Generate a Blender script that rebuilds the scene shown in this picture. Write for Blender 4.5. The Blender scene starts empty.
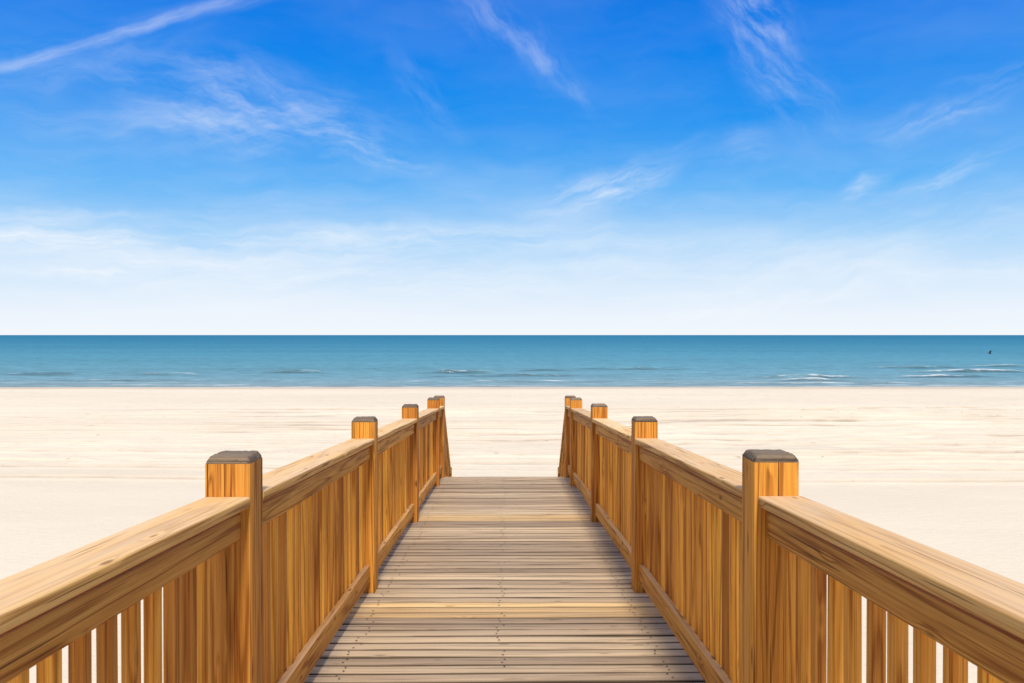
import bpy, math, random
import numpy as np
from mathutils import Vector, Matrix
random.seed(7)
R = math.radians
F = 825.0
HC = 4.2
SL = 0.0515
DH = 1.307
VPX, HY = 504.8, 335.0
scene = bpy.context.scene
col = scene.collection
def deckz(y): return HC - DH - SL * y

# ------------------------------------------------------------------ node helpers
class NT:
    def __init__(s, nt):
        s.t = nt; nt.nodes.clear()
    def n(s, typ, **kw):
        nd = s.t.nodes.new(typ)
        for k, v in kw.items(): setattr(nd, k, v)
        return nd
    def put(s, sock, v):
        if v is None: return
        if isinstance(v, bpy.types.NodeSocket): s.t.links.new(v, sock)
        else: sock.default_value = v
    def m(s, op, a, b=None, c=None, clamp=False):
        nd = s.n('ShaderNodeMath', operation=op, use_clamp=clamp)
        s.put(nd.inputs[0], a); s.put(nd.inputs[1], b); s.put(nd.inputs[2], c)
        return nd.outputs[0]
    def v(s, op, a, b=None):
        nd = s.n('ShaderNodeVectorMath', operation=op)
        s.put(nd.inputs[0], a); s.put(nd.inputs[1], b)
        return nd.outputs['Value'] if op in ('LENGTH', 'DOT_PRODUCT', 'DISTANCE') else nd.outputs['Vector']
    def noise(s, vec, scale=1., detail=3., rough=.5, dist=0.):
        nd = s.n('ShaderNodeTexNoise')
        s.put(nd.inputs['Vector'], vec); nd.inputs['Scale'].default_value = scale
        nd.inputs['Detail'].default_value = detail; nd.inputs['Roughness'].default_value = rough
        nd.inputs['Distortion'].default_value = dist
        return nd.outputs['Fac']
    def sstep(s, x, a, b):
        nd = s.n('ShaderNodeMapRange', interpolation_type='SMOOTHSTEP', clamp=True)
        s.put(nd.inputs['Value'], x); s.put(nd.inputs['From Min'], a); s.put(nd.inputs['From Max'], b)
        return nd.outputs['Result']
    def mix(s, f, a, b, mode='MIX'):
        nd = s.n('ShaderNodeMix', data_type='RGBA', blend_type=mode)
        s.put(nd.inputs[0], f)
        for i, c in ((6, a), (7, b)):
            if isinstance(c, (tuple, list)): c = (*c[:3], 1)
            s.put(nd.inputs[i], c)
        return nd.outputs[2]
    def ramp(s, x, stops, interp='LINEAR'):
        nd = s.n('ShaderNodeValToRGB'); s.put(nd.inputs[0], x)
        cr = nd.color_ramp; cr.interpolation = interp
        while len(cr.elements) < len(stops): cr.elements.new(0.5)
        for e, (p, c) in zip(cr.elements, stops):
            e.position = p; e.color = (*c[:3], 1)
        return nd.outputs[0]
    def comb(s, x, y, z):
        nd = s.n('ShaderNodeCombineXYZ')
        s.put(nd.inputs[0], x); s.put(nd.inputs[1], y); s.put(nd.inputs[2], z)
        return nd.outputs[0]
    def sep(s, v):
        nd = s.n('ShaderNodeSeparateXYZ'); s.put(nd.inputs[0], v)
        return nd.outputs
    def bump(s, h, strength, dist):
        nd = s.n('ShaderNodeBump'); s.put(nd.inputs['Height'], h)
        nd.inputs['Strength'].default_value = strength; nd.inputs['Distance'].default_value = dist
        return nd.outputs[0]

def lin(r, g, b):
    f = lambda c: (c / 255 / 12.92) if c / 255 <= .04045 else ((c / 255 + .055) / 1.055) ** 2.4
    return (f(r), f(g), f(b))

def new_mat(name):
    mt = bpy.data.materials.new(name); mt.use_nodes = True
    return mt, NT(mt.node_tree)

def finish(N, bcol, rough, normal=None, spec=.3):
    p = N.n('ShaderNodeBsdfPrincipled'); o = N.n('ShaderNodeOutputMaterial')
    N.put(p.inputs['Base Color'], (*bcol, 1) if isinstance(bcol, tuple) else bcol)
    N.put(p.inputs['Roughness'], rough); N.put(p.inputs['Normal'], normal)
    p.inputs['Specular IOR Level'].default_value = spec
    N.t.links.new(p.outputs[0], o.inputs[0])

def wood(name, light, mid, dark, weather, wamt, knots=1., ringf=46., cracks=.0, tintamp=.35, across=14., edge=0., stops=(.43, .66, .96), ramp_=.30):
    mt, N = new_mat(name)
    at = N.n('ShaderNodeAttribute', attribute_name='g'); tt = N.n('ShaderNodeAttribute', attribute_name='t')
    oi = N.n('ShaderNodeObjectInfo')
    rnd = oi.outputs['Random']
    off = N.comb(N.m('MULTIPLY', rnd, 37.3), N.m('MULTIPLY', rnd, 11.7), N.m('MULTIPLY', rnd, 5.9))
    v = N.v('ADD', at.outputs['Vector'], off)
    n1 = N.noise(N.v('MULTIPLY', v, (.38, across, across)), 1, 2, .45)
    if knots > 0:
        vo = N.n('ShaderNodeTexVoronoi', feature='F1'); N.put(vo.inputs['Vector'], N.v('MULTIPLY', v, (3.6, 14, 14))); vo.inputs['Scale'].default_value = 1.0
        kd = N.m('ADD', vo.outputs['Distance'], N.m('MULTIPLY', n1, .05))
        n1 = N.m('ADD', n1, N.m('MULTIPLY', N.sstep(kd, .34, .05), .10 * knots))
    s_ = N.m('MULTIPLY_ADD', N.m('SINE', N.m('MULTIPLY', n1, ringf)), .5, .5)
    rings = N.m('POWER', s_, 4.0)
    fiber = N.noise(N.v('MULTIPLY', v, (3.5, 320, 320)), 1, 2, .65)
    streak = N.noise(N.v('MULTIPLY', v, (1.1, 105, 105)), 1, 2, .65)
    big = N.noise(N.v('MULTIPLY', v, (1.3, 6, 6)), 1, 3, .6)
    tone = N.m('ADD', N.m('MULTIPLY', rings, .26), N.m('MULTIPLY', fiber, .58))
    tone = N.m('ADD', tone, N.m('MULTIPLY', big, .30))
    tone = N.m('ADD', tone, N.m('MULTIPLY', streak, .42))
    c = N.ramp(tone, [(stops[0], light), (stops[1], mid), (stops[2], dark)])
    geo = N.n('ShaderNodeNewGeometry')
    up = N.sep(geo.outputs['Normal'])[2]
    wz = N.m('MULTIPLY', N.sstep(up, .3, .9), N.sstep(N.m('ADD', N.m('MULTIPLY', big, .6), N.m('MULTIPLY', streak, .5)), .30, .66))
    c = N.mix(N.m('MULTIPLY', wz, wamt), c, weather)
    if cracks > 0:
        ck = N.noise(N.v('MULTIPLY', v, (1.8, 120, 120)), 1, 2, .5)
        c = N.mix(N.m('MULTIPLY', N.sstep(ck, .65, .70), cracks), c, tuple(x * .3 for x in dark))
    if knots > 0:
        c = N.mix(N.m('MULTIPLY', N.sstep(kd, .165, .08), .9 * min(knots, 1)), c, (dark[0] * .55, dark[1] * .45, dark[2] * .45))
    tv = N.m('ADD', N.m('MULTIPLY', N.m('SUBTRACT', tt.outputs['Fac'], .5), tintamp), N.m('MULTIPLY', N.m('SUBTRACT', rnd, .5), ramp_))
    hs = N.n('ShaderNodeHueSaturation'); N.put(hs.inputs['Color'], c); N.put(hs.inputs['Value'], N.m('ADD', tv, 1.0))
    N.put(hs.inputs['Hue'], N.m('ADD', N.m('MULTIPLY', tv, .02), .5))
    cc = hs.outputs[0]
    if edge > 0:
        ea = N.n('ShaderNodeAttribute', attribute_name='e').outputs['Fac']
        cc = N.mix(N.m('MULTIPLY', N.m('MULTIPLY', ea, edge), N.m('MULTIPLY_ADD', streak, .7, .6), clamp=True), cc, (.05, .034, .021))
    h = N.m('ADD', N.m('MULTIPLY', rings, .5), fiber)
    finish(N, cc, N.m('MULTIPLY_ADD', fiber, .25, .55), N.bump(h, .5, .002), .18)
    return mt

W_CAP = wood('weathered_cap_pine', (.88, .55, .20), (.74, .405, .115), (.38, .165, .040), (.85, .61, .37), .75, .8, 54, .75)
W_RAIL = wood('warm_pine', (.85, .465, .108), (.71, .330, .058), (.36, .125, .019), (.80, .52, .27), .75, .9, 54, .7)
W_POST = wood('post_pine', (.76, .355, .070), (.57, .225, .034), (.26, .080, .011), (.5, .36, .23), .6, .8, 54, .9)
W_BAL = wood('baluster_pine', (.92, .455, .088), (.75, .310, .044), (.40, .125, .015), (.6, .4, .24), .5, .5, 42, .35, .8, 14., 0., (.43, .66, .96), .45)
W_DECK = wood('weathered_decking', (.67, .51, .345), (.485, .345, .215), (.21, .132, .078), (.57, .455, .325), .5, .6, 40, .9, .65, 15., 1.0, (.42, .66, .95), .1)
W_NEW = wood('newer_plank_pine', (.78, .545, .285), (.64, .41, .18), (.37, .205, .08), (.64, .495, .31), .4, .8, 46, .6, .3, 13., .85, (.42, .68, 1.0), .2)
W_TOP = wood('weathered_end_grain', (.36, .255, .155), (.22, .15, .09), (.065, .045, .03), (.31, .235, .165), .55, 0, 60, .9, .3, 20., 0., (.44, .60, .80))
mt, N = new_mat('rusty_screw'); finish(N, (.07, .055, .045), .6); SCREW = mt

# ------------------------------------------------------------------ mesh builder
class MB:
    def __init__(s): s.v = []; s.f = []; s.g = []; s.t = []; s.mi = []; s.e = []
    def prof(s, w, h, r, seg):
        pts = []
        for cx, cy, a0 in ((w/2-r, -h/2+r, -90), (w/2-r, h/2-r, 0), (-w/2+r, h/2-r, 90), (-w/2+r, -h/2+r, 180)):
            for k in range(seg + 1):
                a = R(a0 + 90 * k / seg); pts.append((cx + r * math.cos(a), cy + r * math.sin(a)))
        return pts
    def board(s, p0, p1, up=(0, 0, 1), w=.1, h=.04, r=.004, seg=2, t=None, mi=0, cuts=0, warp=0):
        p0 = Vector(p0); p1 = Vector(p1); a = (p1 - p0); L = a.length; a.normalize()
        side = a.cross(Vector(up)).normalized(); u = side.cross(a).normalized()
        pts = s.prof(w, h, r, seg); n = len(pts); b = len(s.v)
        off = Vector((random.uniform(-40, 40), random.uniform(-40, 40), random.uniform(-40, 40)))
        if t is None: t = random.random()
        st = cuts + 2
        for i in range(st):
            k = i / (st - 1); p = p0.lerp(p1, k)
            d = Vector((0, 0, 0))
            if warp and 0 < i < st - 1: d = u * random.uniform(-warp, warp) + side * random.uniform(-warp, warp)
            for x, y in pts:
                s.v.append(p + d + side * x + u * y); s.g.append(Vector((k * L, x, y)) + off); s.t.append(t)
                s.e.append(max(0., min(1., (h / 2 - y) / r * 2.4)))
        for i in range(st - 1):
            for j in range(n):
                j2 = (j + 1) % n
                s.f.append((b + i*n + j, b + i*n + j2, b + (i+1)*n + j2, b + (i+1)*n + j)); s.mi.append(mi)
        s.f.append(tuple(b + j for j in reversed(range(n)))); s.mi.append(mi)
        s.f.append(tuple(b + (st-1)*n + j for j in range(n))); s.mi.append(mi)
        return s
    def loft(s, rings, mi=0):
        b = len(s.v); n = len(rings[0])
        off = Vector((random.uniform(-40, 40), random.uniform(-40, 40), random.uniform(-40, 40))); t = random.random()
        for rg in rings:
            for p in rg: s.v.append(Vector(p)); s.g.append(Vector(p) + off); s.t.append(t); s.e.append(0.)
        for i in range(len(rings) - 1):
            for j in range(n):
                j2 = (j + 1) % n
                s.f.append((b + i*n + j, b + i*n + j2, b + (i+1)*n + j2, b + (i+1)*n + j)); s.mi.append(mi)
        s.f.append(tuple(b + j for j in reversed(range(n)))); s.mi.append(mi)
        s.f.append(tuple(b + (len(rings)-1)*n + j for j in range(n))); s.mi.append(mi)
        return s
    def disc(s, c, r, mi, n=7):
        b = len(s.v)
        for k in range(n):
            a = 2 * math.pi * k / n; p = Vector(c) + Vector((r * math.cos(a), r * math.sin(a), 0))
            s.v.append(p); s.g.append(p); s.t.append(.5); s.e.append(0.)
        s.f.append(tuple(b + j for j in range(n))); s.mi.append(mi)
    def mesh(s, name, mats):
        me = bpy.data.meshes.new(name)
        me.from_pydata([tuple(p) for p in s.v], [], s.f); me.update()
        ga = me.attributes.new('g', 'FLOAT_VECTOR', 'POINT'); ga.data.foreach_set('vector', [c for p in s.g for c in p])
        ta = me.attributes.new('t', 'FLOAT', 'POINT'); ta.data.foreach_set('value', s.t)
        ea = me.attributes.new('e', 'FLOAT', 'POINT'); ea.data.foreach_set('value', s.e)
        for m_ in mats: me.materials.append(m_)
        me.polygons.foreach_set('material_index', s.mi)
        me.shade_smooth(); me.set_sharp_from_angle(angle=R(40))
        return me
    def build(s, name, mats, parent=None, loc=(0, 0, 0)):
        if not isinstance(mats, (list, tuple)): mats = [mats]
        return link(name, s.mesh(name, mats), parent, loc)
def link(name, me, parent=None, loc=(0, 0, 0)):
    o = bpy.data.objects.new(name, me); col.objects.link(o); o.location = loc
    if parent: o.parent = parent
    return o
def thing(name, label, cat, loc, group=None):
    o = bpy.data.objects.new(name, None); col.objects.link(o); o.location = loc; o.empty_display_size = .2
    o['label'] = label; o['category'] = cat
    if group: o['group'] = group
    return o

# ------------------------------------------------------------------ sand
rng = np.random.default_rng(3)
TAB = rng.random((256, 256))
def vn(x, y, sd=0):
    x = x + sd * 17.31; y = y + sd * 9.77
    xi = np.floor(x).astype(int); yi = np.floor(y).astype(int); fx = x - xi; fy = y - yi
    fx = fx * fx * (3 - 2 * fx); fy = fy * fy * (3 - 2 * fy)
    a = TAB[xi % 256, yi % 256]; b = TAB[(xi + 1) % 256, yi % 256]; c = TAB[xi % 256, (yi + 1) % 256]; d = TAB[(xi + 1) % 256, (yi + 1) % 256]
    return (a * (1 - fx) + b * fx) * (1 - fy) + (c * (1 - fx) + d * fx) * fy - .5
def fbm(x, y, sd=0, o=4):
    r = 0; a = 1
    for k in range(o): r = r + a * vn(x * 2 ** k, y * 2 ** k, sd + k); a *= .5
    return r
def spread(lo, hi, step, outs, grow=1.35):
    c = list(np.arange(lo, hi + 1e-6, step)); d = step; x = c[-1]
    up = []
    while x < outs[1]: d *= grow; x += d; up.append(x)
    dn = []; d = step; x = c[0]
    while x > outs[0]: d *= grow; x -= d; dn.append(x)
    return np.array(dn[::-1] + c + up)
def sheet(name, xs, ys, Z, attrs, mat):
    nx, ny = len(xs), len(ys)
    X, Y = np.meshgrid(xs, ys)
    V = np.stack([X, Y, Z], -1).reshape(-1, 3)
    i = np.arange(nx * ny).reshape(ny, nx)
    Q = np.stack([i[:-1, :-1], i[:-1, 1:], i[1:, 1:], i[1:, :-1]], -1).reshape(-1, 4)
    me = bpy.data.meshes.new(name)
    me.from_pydata(V.tolist(), [], Q.tolist()); me.update()
    for k, a in attrs.items():
        at = me.attributes.new(k, 'FLOAT', 'POINT'); at.data.foreach_set('value', a.reshape(-1).astype(np.float32))
    me.materials.append(mat); me.shade_smooth()
    return link(name, me)
SHORE = HC * F / 52.0
def sand_base(y):
    return np.where(y < 14, 1.0, np.where(y < SHORE, 1.0 * (1 - (y - 14) / (SHORE - 14)), -(y - SHORE) * .05))
xs = spread(-42, 42, .25, (-900, 900))
ys = np.concatenate([[-400, -250, -150, -90, -60, -40, -28, -20, -15], np.arange(-12, 13, .5), np.arange(13, 48, .08), np.arange(48, 72, .3), [75, 80, 90, 110, 150]])
X, Y = np.meshgrid(xs, ys)
Zs = sand_base(Y)
far = np.clip((Y - 15) / 6, 0, 1) * np.clip((64 - Y) / 6, 0, 1)
Zs = Zs + .10 * fbm(X * .12, Y * .25, 2) * np.clip((64 - Y) / 6, 0, 1) * np.clip(Y / 14 , .15, 1)
rough = np.clip(.40 + 1.6 * fbm(X * .07, Y * .16, 5, 3), .05, 1.1)
Zs = Zs + far * rough * .08 * fbm(X * .9, Y * 1.7, 8, 4)
near = np.clip((15 - np.abs(Y)) / 6, 0, 1)
Zs = Zs + near * .02 * fbm(X * .9, Y * .9, 30, 3)
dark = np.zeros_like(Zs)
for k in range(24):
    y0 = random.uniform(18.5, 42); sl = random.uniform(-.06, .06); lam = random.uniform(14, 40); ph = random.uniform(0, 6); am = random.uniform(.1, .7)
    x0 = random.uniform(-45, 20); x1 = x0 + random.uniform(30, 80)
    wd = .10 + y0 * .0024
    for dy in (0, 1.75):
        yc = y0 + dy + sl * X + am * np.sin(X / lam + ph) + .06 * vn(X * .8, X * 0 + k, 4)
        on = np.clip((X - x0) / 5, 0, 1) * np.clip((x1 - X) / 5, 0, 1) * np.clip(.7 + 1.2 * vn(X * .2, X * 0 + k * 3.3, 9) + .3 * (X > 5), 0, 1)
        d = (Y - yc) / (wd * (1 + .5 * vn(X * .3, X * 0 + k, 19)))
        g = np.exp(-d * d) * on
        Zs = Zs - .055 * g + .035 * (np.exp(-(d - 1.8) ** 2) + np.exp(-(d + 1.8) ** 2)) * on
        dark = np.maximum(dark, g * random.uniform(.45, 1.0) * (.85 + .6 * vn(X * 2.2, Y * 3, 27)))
mt, N = new_mat('pale_sand')
tc = N.n('ShaderNodeTexCoord').outputs['Object']
dk = N.n('ShaderNodeAttribute', attribute_name='dark').outputs['Fac']
yy = N.sep(tc)[1]
b1 = N.noise(N.v('MULTIPLY', tc, (.05, .16, 1)), 1, 4, .6)
b2 = N.noise(N.v('MULTIPLY', tc, (1.6, 2.2, 1)), 1, 5, .75)
gr = N.noise(tc, 160, 2, .7)
g2 = N.noise(tc, 26, 3, .7)
c = N.ramp(b1, [(.34, (.765, .67, .53)), (.62, (.81, .72, .58))])
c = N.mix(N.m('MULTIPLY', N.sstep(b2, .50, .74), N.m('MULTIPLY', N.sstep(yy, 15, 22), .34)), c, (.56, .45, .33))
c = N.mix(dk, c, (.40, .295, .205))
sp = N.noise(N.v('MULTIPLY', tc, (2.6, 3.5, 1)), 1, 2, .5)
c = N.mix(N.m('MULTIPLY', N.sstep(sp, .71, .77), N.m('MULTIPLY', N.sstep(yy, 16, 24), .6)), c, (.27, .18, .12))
c = N.mix(N.m('MULTIPLY', N.m('SUBTRACT', gr, .45), 1.1, clamp=True), c, (.46, .36, .27))
c = N.mix(N.m('MULTIPLY', N.m('SUBTRACT', g2, .5), .6, clamp=True), c, (.5, .4, .3))
wet = N.sstep(N.m('ADD', yy, N.m('MULTIPLY', N.noise(N.v('MULTIPLY', tc, (.12, .12, 1)), 1, 3), 4)), SHORE - 3.2, SHORE + .5)
c = N.mix(N.m('MULTIPLY', wet, .6), c, (.46, .37, .30))
hh = N.m('ADD', N.noise(N.v('MULTIPLY', tc, (5, 9, 1)), 1, 4, .6), N.m('MULTIPLY', gr, .2))
finish(N, c, .9, N.bump(hh, .5, .04), .1)
SAND = mt
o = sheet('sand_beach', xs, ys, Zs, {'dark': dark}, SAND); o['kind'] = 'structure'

# ------------------------------------------------------------------ sea
xs2 = spread(-62, 62, .4, (-30000, 30000), 1.4)
ys2 = spread(SHORE - 3, 118, .3, (SHORE - 4, 60000), 1.25)
X, Y = np.meshgrid(xs2, ys2)
fade = np.clip((400 - Y) / 250, 0, 1) * np.clip((400 - np.abs(X)) / 250, 0, 1) * np.clip((Y - SHORE + 1) / 6, 0, 1)
Z2 = fade * (.10 * fbm(X * .06, Y * .35, 41, 3) + .03 * fbm(X * .4, Y * 1.1, 45, 3))
foam = np.zeros_like(Z2); face = np.zeros_like(Z2)
def px(p, D): return (p - VPX) * D / F
br = []
for (a, b, yp, h, fa) in [(0, 95, 374.5, .28, .3), (105, 210, 375, .28, .25), (255, 340, 373, .34, .35), (400, 510, 373, .40, .45), (420, 600, 376, .24, .3),
                      (500, 590, 370.5, .20, .15), (560, 700, 369.5, .30, .35), (740, 880, 378, .32, .8), (770, 870, 381.5, .26, .9), (860, 980, 368, .26, .45), (880, 1010, 377, .28, .7), (890, 1060, 372.5, .32, .8), (960, 1070, 367, .26, .6), (640, 1060, 383.8, .14, .7), (0, 330, 380.5, .12, .4), (330, 700, 381.5, .12, .45)]:
    D = HC * F / (yp - HY); br.append((px(a, D), px(b, D), D, h, fa))
for i, (a, b, D, h, fa) in enumerate(br):
    w = (b - a) * .5; cx = (a + b) / 2
    env = np.clip(1 - np.abs((X - cx) / w) ** 2, 0, 1) ** 1.3
    yc = D + 1.2 * vn(X * .12, X * 0 + i * 5.1, 60) + .012 * (X - cx)
    d = Y - yc
    prof = np.where(d < 0, np.exp(-(d / .5) ** 2), np.exp(-(d / 2.2) ** 2))
    Z2 = Z2 + h * env * prof * (1 + .7 * vn(X * .6, X * 0 + i, 61))
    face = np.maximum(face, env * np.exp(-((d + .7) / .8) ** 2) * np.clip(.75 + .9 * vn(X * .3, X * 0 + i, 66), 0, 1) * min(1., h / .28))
    fr = np.clip(fa - .25 + 1.6 * vn(X * .3, X * 0 + i * 2.7, 63) + .9 * vn(X * 1.3, X * 0 + i * 1.7, 64), 0, 1)
    foam = np.maximum(foam, env ** .5 * fr * np.exp(-((d + .05) / .25) ** 2))
    if fa > .65:
        foam = np.maximum(foam, .5 * env * np.exp(-((d + 2.2) / 1.8) ** 2) * np.clip(.1 + 2.4 * fbm(X * .5, Y * 1.2, 70, 3), 0, 1))
for k, (D0, am) in enumerate([(SHORE + .3, .9), (SHORE + 2.8, .75), (SHORE + 6.5, .4)]):
    yc = D0 + 1.3 * fbm(X * .06, X * 0 + k * 7, 80, 3)
    on = np.clip(.45 + 1.7 * vn(X * .09, X * 0 + k * 4.4, 81) + (X > 12) * .3, 0, 1) if k else np.clip(.9 + .6 * vn(X * .09, X * 0, 83), 0, 1)
    foam = np.maximum(foam, am * on * np.exp(-((Y - yc) / (.55 + .2 * k)) ** 2) * np.clip(.8 + 1.2 * fbm(X * .6, Y * 1.5, 84, 3), 0, 1))
mt, N = new_mat('sea_water')
tc = N.n('ShaderNodeTexCoord').outputs['Object']
yy = N.sep(tc)[1]
fo = N.n('ShaderNodeAttribute', attribute_name='foam').outputs['Fac']
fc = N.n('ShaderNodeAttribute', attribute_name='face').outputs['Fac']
inv = N.m('DIVIDE', SHORE, N.m('MAXIMUM', yy, 30.))          # 1 at the shore, 0 far out: depth of the water
c = N.ramp(inv, [(.0, (.016, .155, .275)), (.10, (.028, .190, .310)), (.28, (.060, .252, .362)), (.55, (.108, .302, .388)), (.8, (.150, .315, .385)), (1., (.25, .36, .39))])
s1 = N.noise(N.v('MULTIPLY', tc, (.012, .085, 1)), 1, 4, .6)
s2 = N.noise(N.v('MULTIPLY', tc, (.34, 1.0, 1)), 1, 4, .78)
s3 = N.noise(N.v('MULTIPLY', tc, (.0016, .010, 1)), 1, 4, .6)
var = N.m('ADD', N.m('ADD', N.m('MULTIPLY', s1, .42), N.m('MULTIPLY', s2, 1.6)), N.m('MULTIPLY', s3, .4))
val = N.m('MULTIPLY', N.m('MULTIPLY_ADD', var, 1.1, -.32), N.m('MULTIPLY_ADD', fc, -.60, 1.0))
hs = N.n('ShaderNodeHueSaturation'); N.put(hs.inputs['Color'], c); N.put(hs.inputs['Value'], val)
hgt = N.m('ADD', N.noise(N.v('MULTIPLY', tc, (.5, 1.6, 1)), 1, 4, .6), N.m('MULTIPLY', N.noise(N.v('MULTIPLY', tc, (2.2, 5, 1)), 1, 3), .3))
nb = N.bump(hgt, .9, .45)
fm = N.sstep(N.m('ADD', fo, N.m('MULTIPLY', N.m('SUBTRACT', N.noise(N.v('MULTIPLY', tc, (1.2, 2.5, 1)), 1, 4, .7), .5), .9)), .2, .85)
fm = N.m('MULTIPLY', N.m('MULTIPLY', fm, N.sstep(fo, .02, .2)), .8)
df = N.n('ShaderNodeBsdfDiffuse'); N.put(df.inputs['Color'], hs.outputs[0]); N.put(df.inputs['Normal'], nb)
gl = N.n('ShaderNodeBsdfGlossy'); gl.inputs['Roughness'].default_value = .28; N.put(gl.inputs['Normal'], nb); gl.inputs['Color'].default_value = (.8, .9, 1, 1)
ms = N.n('ShaderNodeMixShader'); ms.inputs[0].default_value = .10
N.t.links.new(df.outputs[0], ms.inputs[1]); N.t.links.new(gl.outputs[0], ms.inputs[2])
fd = N.n('ShaderNodeBsdfDiffuse'); fd.inputs['Color'].default_value = (.70, .73, .75, 1)
m2 = N.n('ShaderNodeMixShader'); N.put(m2.inputs[0], fm)
N.t.links.new(ms.outputs[0], m2.inputs[1]); N.t.links.new(fd.outputs[0], m2.inputs[2])
oo = N.n('ShaderNodeOutputMaterial'); N.t.links.new(m2.outputs[0], oo.inputs[0])
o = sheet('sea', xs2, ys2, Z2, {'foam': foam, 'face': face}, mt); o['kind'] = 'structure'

# ------------------------------------------------------------------ boardwalk
S = 2.44
PY = [2.63 - S, 2.63, 2.63 + S, 2.63 + 2 * S, 2.63 + 3 * S, 10.80]
PX = .86
END = 10.86
root = thing('boardwalk', 'weathered grey plank boardwalk sloping down over the sand towards the sea', 'boardwalk', (0, 5, float(sand_base(np.array(5.0)))))
O = Vector(root.location)
PW = .094
dm = MB(); y = END - PW / 2
new_rows = []
nrm = Vector((0, SL, 1)).normalized()
while y > -2.2:
    zc = deckz(y) - .019
    isnew = 4.46 < y < 4.80 or 7.48 < y < 7.80
    jx = random.uniform(-.012, .012)
    j1, j2 = random.uniform(-.002, .002), random.uniform(-.002, .002)
    z1, z2 = random.uniform(-.0025, .0025), random.uniform(-.0025, .0025)
    p0 = Vector((-.955 + jx, y + j1, zc + z1)) - O; p1 = Vector((.955 + jx, y + j2, zc + z2)) - O
    if isnew:
        m_ = MB().board(p0, p1, nrm, PW, .038, .008, 2); new_rows.append(m_)
    else:
        m_ = dm; m_.board(p0, p1, nrm, PW + random.uniform(-.004, .002), .038, .008, 2, cuts=4, warp=.002)
    for sx in (-.72, -.02, .72):
        if abs(sx) < .5 and random.random() < .35: continue
        for sy in (-.022, .022):
            if random.random() < .1: continue
            dx = sx + random.uniform(-.025, .025)
            yy_ = y + sy + random.uniform(-.008, .008)
            m_.disc(Vector((dx, yy_, deckz(yy_) + z1 + (z2 - z1) * (dx + .955) / 1.91 + .0042)) - O, .0052, 1)
    y -= PW + random.uniform(.009, .013)
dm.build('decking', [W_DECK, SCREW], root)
for m_ in new_rows:
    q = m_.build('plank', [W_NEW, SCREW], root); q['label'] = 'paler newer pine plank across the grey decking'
for sx in (-.72, 0, .72):
    MB().board(Vector((sx, -2.2, deckz(-2.2) - .044 - .12)) - O, Vector((sx, END - .06, deckz(END - .06) - .044 - .12)) - O, nrm, .06, .235, .004, 1).build('joist', W_DECK, root)
MB().board(Vector((-.9, END - .03, deckz(END) - .165)) - O, Vector((.9, END - .03, deckz(END) - .165)) - O, nrm, .038, .235, .004, 1).build('end_beam', W_DECK, root)
for yk in [-1.9] + PY[:5]:
    for sx in (-.45, .45):
        zt = deckz(yk) - .28
        MB().board(Vector((sx, yk, .6)) - O, Vector((sx, yk, zt - .0)) - O, (0, 1, 0), .14, .14, .006, 1).build('support_pile', W_DECK, root)
    MB().board(Vector((-.80, yk, deckz(yk) - .36)) - O, Vector((.80, yk, deckz(yk) - .36)) - O, (0, 0, 1), .09, .16, .004, 1).build('cross_beam', W_DECK, root)

# ------------------------------------------------------------------ railings
PH, CH, CT = 1.065, .937, .034
SEND = 12.25
BW = .0335
bal_meshes = []
for k in range(12):
    b = MB().board((0, 0, .055), (0, 0, CH - CT + .001), (0, 1, 0), BW, BW, .0025, 1)
    bal_meshes.append(b.mesh('baluster', [W_BAL]))
def post_mesh(h, depth):
    m_ = MB().board((0, 0, -depth), (0, 0, h - .024), (0, 1, 0), .14, .14, .005, 2).mesh('post', [W_POST])
    def ringp(a, z, jz, n=9):
        pts = []
        cs = [(-a, -a), (a, -a), (a, a), (-a, a)]
        for c in range(4):
            x0, y0 = cs[c]; x1, y1 = cs[(c + 1) % 4]
            for k in range(n):
                t = (k + .04) / n if k else .03
                pts.append((x0 + (x1 - x0) * t + random.uniform(-1, 1) * jz * .5, y0 + (y1 - y0) * t + random.uniform(-1, 1) * jz * .5, z + random.uniform(-1, 1) * jz))
        return pts
    t_ = MB().loft([ringp(.0699, h - .0238, 0), ringp(.0695, h - .0180, .0018), ringp(.060, h - .004, .0018), ringp(.056, h - .0005, .0014), ringp(.03, h + .0008, .001)]).mesh('post_top', [W_TOP])
    return m_, t_
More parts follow.
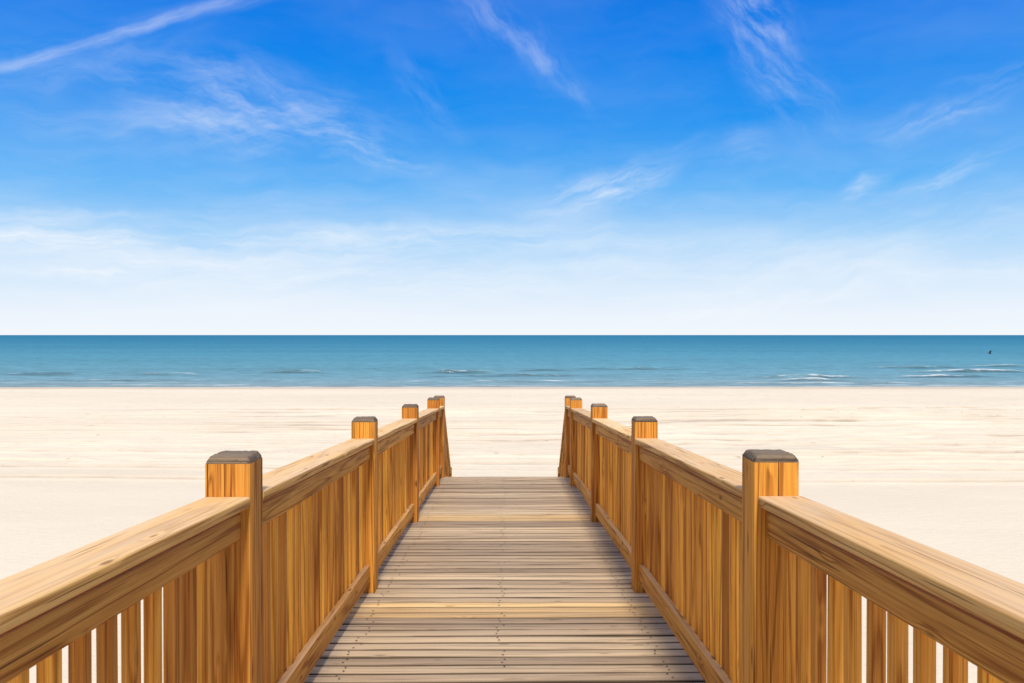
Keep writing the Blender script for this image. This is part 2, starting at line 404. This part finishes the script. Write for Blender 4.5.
def railing(sd, label):
    sz = 1.0
    root = thing('wooden_railing', label, 'railing', (sd * PX, 6.0, sz), 'railings along both edges of the boardwalk')
    O = Vector(root.location)
    INS = .028
    xi = sd * (PX - .07 + INS + .017)            # rail boards on the inner side
    xb = sd * (PX - .07 + INS + .034 + BW / 2 + .002)     # balusters behind them
    def post(y, zb, h, dx=0.):
        a, b = post_mesh(h, zb - .65)
        p = link('post', a, root, Vector((sd * PX + dx, y, zb)) - O)
        p.rotation_euler.z = R(random.uniform(-1, 1))
        link('post_top', b, p)
    for i, y in enumerate(PY): post(y, deckz(y), PH + random.uniform(-.006, .006), -.012 if (sd > 0 and i == 1) else 0.)
    def P(x, y, dz): return Vector((x, y, deckz(y) + dz)) - O
    for i in range(5):
        a = PY[i] + .072; b = PY[i + 1] - .072
        MB().board(P(sd * PX, a, CH - CT / 2), P(sd * PX, b, CH - CT / 2), (0, 0, 1), .142, CT, .0075, 4, cuts=3, warp=.0012).build('cap_rail', W_CAP, root)
        MB().board(P(xi, a, CH - CT - .058), P(xi, b, CH - CT - .058), (0, 0, 1), .034, .082, .004, 2).build('upper_rail', W_RAIL, root)
        MB().board(P(xi, a, .115), P(xi, b, .115), (0, 0, 1), .034, .105, .004, 2).build('lower_rail', W_RAIL, root)
        n = max(2, round((b - a) / .1165)); pt = (b - a) / n
        for k in range(n):
            y = a + (k + .5) * pt + random.uniform(-.004, .004)
            q = link('baluster', random.choice(bal_meshes), root, P(xb + random.uniform(-.002, .002), y, 0))
            q.rotation_euler = (R(random.uniform(-.25, .25)), 0, R(random.uniform(-2, 2) + random.choice((0, 90, 180, 270))))
    # stair side
    ya, yb = PY[5] + .072, SEND - .072
    za = deckz(PY[5]) + .87
    slope = -.80
    def Q(x, y, dz): return Vector((x, y, za + slope * (y - ya) + dz)) - O
    zn = za + slope * (SEND - ya)
    post(SEND, zn - .85, .98)
    MB().board(Q(sd * PX, ya, 0), Q(sd * PX, yb, 0), (0, 0, 1), .14, CT, .0075, 3).build('stair_cap_rail', W_CAP, root)
    MB().board(Q(xi, ya, -.085), Q(xi, yb, -.085), (0, 0, 1), .034, .089, .004, 2).build('stair_upper_rail', W_RAIL, root)
    MB().board(Q(xi, ya, -.70), Q(xi, yb, -.70), (0, 0, 1), .034, .089, .004, 2).build('stair_lower_rail', W_RAIL, root)
    n = 10
    for k in range(n):
        y = ya + (k + .5) * (yb - ya) / n
        link('baluster', random.choice(bal_meshes), root, Q(xb, y, -.05 - .9 + .03))
railing(-1, 'warm pine baluster railing along the left edge of the boardwalk')
railing(1, 'warm pine baluster railing along the right edge of the boardwalk')

# ------------------------------------------------------------------ stairs
zt = deckz(END); zg = .98
st = thing('staircase', 'short wooden stair dropping from the far end of the boardwalk to the sand', 'stairs', (0, 11.6, zg))
O = Vector(st.location)
nr = 7; rise = (zt - zg) / nr; run = .225
for k in range(1, nr):
    yk = END + .012 + (k - .5) * run; z = zt - k * rise - .019
    m_ = MB()
    for dy in (-.062, .062):
        m_.board(Vector((-.74, yk + dy, z)) - O, Vector((.74, yk + dy, z)) - O, (0, 0, 1), .118, .038, .004, 2)
    m_.build('tread', W_DECK, st)
for sx in (-.77, .77):
    MB().board(Vector((sx, END + .02, zt - .16)) - O, Vector((sx, END + .02 + 1.55, zt - .16 - 1.55 * rise / run)) - O, (0, 0, 1), .038, .24, .004, 1).build('stringer', W_DECK, st)

# ------------------------------------------------------------------ bird over the water
mt, N = new_mat('dark_plumage')
tc = N.n('ShaderNodeTexCoord').outputs['Object']
finish(N, N.ramp(N.noise(tc, 9, 3), [(.3, (.03, .03, .032)), (.7, (.09, .08, .075))]), .8)
D = 80.0
bx, bz = (992.5 - VPX) * D / F, HC - (353.5 - HY) * D / F
def ring(c, ry, rz, n=10):
    return [(c[0], c[1] + ry * math.cos(2*math.pi*k/n), c[2] + rz * math.sin(2*math.pi*k/n)) for k in range(n)]
body = MB().loft([ring((-.30, 0, .0), .03, .008), ring((-.2, 0, .0), .035, .02), ring((-.08, 0, 0), .06, .055), ring((.06, 0, 0), .065, .062), ring((.15, 0, .02), .04, .042), ring((.20, 0, .035), .036, .038), ring((.25, 0, .035), .022, .022), ring((.27, 0, .03), .008, .009), ring((.33, 0, .022), .003, .004)])
brd = thing('bird', 'tiny dark bird flying low over the sea at the far right', 'bird', (bx, D, bz))
body.build('body', mt, brd)
for s_ in (-1, 1):
    def wsec(y, z, x0, x1, t):
        return [(x1, s_*y, z), ((x0+x1)/2, s_*y, z + t), (x0, s_*y, z), ((x0+x1)/2, s_*y, z - t)]
    w_ = MB().loft([wsec(.03, .03, -.09, .10, .012), wsec(.16, .17, -.08, .12, .010), wsec(.30, .27, -.10, .09, .007), wsec(.44, .30, -.12, -.02, .004), wsec(.52, .29, -.15, -.11, .002)])
    w_.build('wing', mt, brd)
brd.rotation_euler = (R(14), R(-8), R(155)); brd.scale = (.75, .75, .75)

# ------------------------------------------------------------------ sky
SUN_EL, SUN_AZ = 48.0, 176.0      # azimuth clockwise from +Y: behind the viewer
w = bpy.data.worlds.new('World'); scene.world = w; w.use_nodes = True
w.cycles.sampling_method = 'MANUAL'; w.cycles.sample_map_resolution = 512
N = NT(w.node_tree)
d = N.v('NORMALIZE', N.n('ShaderNodeTexCoord').outputs['Generated'])
sx, sy, sz = N.sep(d)[:3]
az = N.m('ARCTAN2', sx, sy); el = N.m('ARCSINE', sz)
P = N.comb(az, el, 0.)
wv = N.n('ShaderNodeTexNoise'); N.put(wv.inputs['Vector'], P); wv.inputs['Scale'].default_value = 10.; wv.inputs['Detail'].default_value = 4.; wv.inputs['Roughness'].default_value = .6
wd = N.v('SUBTRACT', wv.outputs['Color'], (.5, .5, .5))
Pw = N.v('ADD', P, N.v('MULTIPLY', wd, (.05, .045, 0)))
Ps = N.v('ADD', P, N.v('MULTIPLY', wd, (.012, .016, 0)))
nis = N.n('ShaderNodeTexSky', sky_type='NISHITA'); nis.sun_disc = False
nis.sun_elevation = R(SUN_EL); nis.sun_rotation = R(SUN_AZ); nis.altitude = 0
nis.air_density = 1.0; nis.dust_density = .6; nis.ozone_density = 1.5
nsky = N.mix(1., nis.outputs[0], (.10, .10, .10), 'MULTIPLY')
nsky = N.mix(.5, nsky, (1.15, 1.12, 1.06))            # bright white added overhead, out of view, as soft fill light
zz = N.m('DIVIDE', N.m('MAXIMUM', sz, 0.), .5)
grad = N.ramp(zz, [(0., lin(243, 247, 252)), (.05, lin(234, 243, 253)), (.13, lin(206, 230, 252)), (.22, lin(164, 211, 250)), (.34, lin(94, 179, 247)), (.50, lin(24, 146, 240)), (.66, lin(0, 128, 234)), (.80, lin(0, 115, 224)), (1., lin(0, 98, 207))])
base = N.mix(N.sstep(sz, .42, .72), grad, nsky)
FAM = {}
def family(ang, fl, fw, lo=.29, hi=.92):
    k = (ang, fl, fw, lo, hi)
    if k not in FAM:
        vr = N.n('ShaderNodeVectorRotate', rotation_type='Z_AXIS'); N.put(vr.inputs['Vector'], Ps if lo < .2 else Pw); vr.inputs['Angle'].default_value = -R(ang)
        nz = N.noise(N.v('ADD', N.v('MULTIPLY', vr.outputs[0], (F / fl, F / fw, 0)), (len(FAM) * 3.7, len(FAM) * 5.1, len(FAM) * 2.3)), 1., 5., .62)
        FAM[k] = N.sstep(nz, lo, hi)
    return FAM[k]
dsum = {}
def cloud(cx, cy, ang, L, W, st_, fam, src=None):
    a0 = math.atan((cx - VPX) / F); e0 = math.atan((HY - cy) / F * math.cos(a0))
    q = N.v('SUBTRACT', src or Pw, (a0, e0, 0))
    vr = N.n('ShaderNodeVectorRotate', rotation_type='Z_AXIS'); N.put(vr.inputs['Vector'], q); vr.inputs['Angle'].default_value = -R(ang)
    r = N.v('LENGTH', N.v('MULTIPLY', vr.outputs[0], (F / L, F / W, 0)))
    fall = N.m('MULTIPLY', N.sstep(r, 1.6, 0.0), st_)
    dsum[fam] = fall if fam not in dsum else N.m('ADD', dsum[fam], fall)
A = (17, 75, 14); B = (-10, 60, 14); C = (-45, 60, 17); H = (2, 130, 15); T = (24, 70, 8, .1, .9)
wisps = [
 (95, 44, 24, 150, 4.5, .38, T), (215, 8, 16, 60, 7, .2, T), (60, 60, 20, 110, 20, .2, A),
 (255, 108, -8, 120, 36, .46, B), (225, 125, 8, 80, 25, .36, A), (365, 148, -17, 75, 14, .34, B),
 (505, 32, -33, 75, 18, .30, C), (560, 78, -45, 45, 8, .24, C), (425, 95, -52, 45, 14, .22, C),
 (765, 45, -58, 90, 30, .38, C), (752, 8, -45, 40, 16, .42, C), (745, 150, 0, 30, 14, .24, H),
 (598, 192, 12, 60, 18, .75, A), (650, 165, 22, 45, 12, .28, A), (928, 115, 7, 50, 10, .5, A), (863, 185, 28, 26, 9, .6, A), (945, 172, 22, 50, 11, .38, A), (1005, 80, 12, 45, 14, .26, A),
 (25, 230, 0, 140, 18, .65, H), (185, 240, 2, 70, 8, .5, H), (440, 242, 2, 190, 16, .45, H), (110, 275, 2, 110, 8, .65, H), (220, 245, 3, 200, 50, .32, H),
 (740, 306, 8, 150, 9, .9, A), (1005, 269, 2, 60, 7, .7, H), (60, 118, 5, 110, 14, .22, H), (480, 280, 0, 420, 40, .5, H), (850, 250, 8, 200, 40, .3, A),
]
for k_, a in enumerate(wisps): cloud(*a, src=Ps if k_ < 2 else None)
dens = None
for k, s_ in dsum.items():
    q = N.m('MULTIPLY', s_, family(*k)); dens = q if dens is None else N.m('ADD', dens, q)
haze = N.noise(N.v('MULTIPLY', Pw, (2.6, 10, 0)), 1., 4., .6)
lowm = N.sstep(sz, .27, .06)
veil = N.m('MULTIPLY', N.sstep(haze, .30, .78), N.m('MULTIPLY_ADD', lowm, .34, .07))
dens = N.m('ADD', dens, veil)
dens = N.m('MULTIPLY', dens, N.sstep(sz, .55, .38))
dens = N.m('MINIMUM', dens, .9)
skyc = N.mix(dens, base, lin(244, 249, 255))
bg = N.n('ShaderNodeBackground'); N.put(bg.inputs['Color'], skyc); bg.inputs['Strength'].default_value = 1.0
ow = N.n('ShaderNodeOutputWorld'); N.t.links.new(bg.outputs[0], ow.inputs[0])

sl = bpy.data.lights.new('sun', 'SUN'); sl.energy = 3.7; sl.angle = R(8.0); sl.color = (1, .92, .79)
so = bpy.data.objects.new('sun', sl); col.objects.link(so); so.location = (0, -10, 30)
so.rotation_euler = (R(90 - SUN_EL), 0, -R(SUN_AZ - 180))

# ------------------------------------------------------------------ camera
cd = bpy.data.cameras.new('camera'); cd.sensor_width = 36; cd.lens = F / 1024 * 36; cd.clip_start = .05; cd.clip_end = 200000
co = bpy.data.objects.new('camera', cd); col.objects.link(co); co.location = (0, 0, HC)
co.rotation_euler = (R(90) - math.atan((341.5 - HY) / F), 0, -math.atan((512 - VPX) / F))
scene.camera = co
scene.view_settings.view_transform = 'Standard'; scene.view_settings.look = 'None'; scene.view_settings.exposure = 0
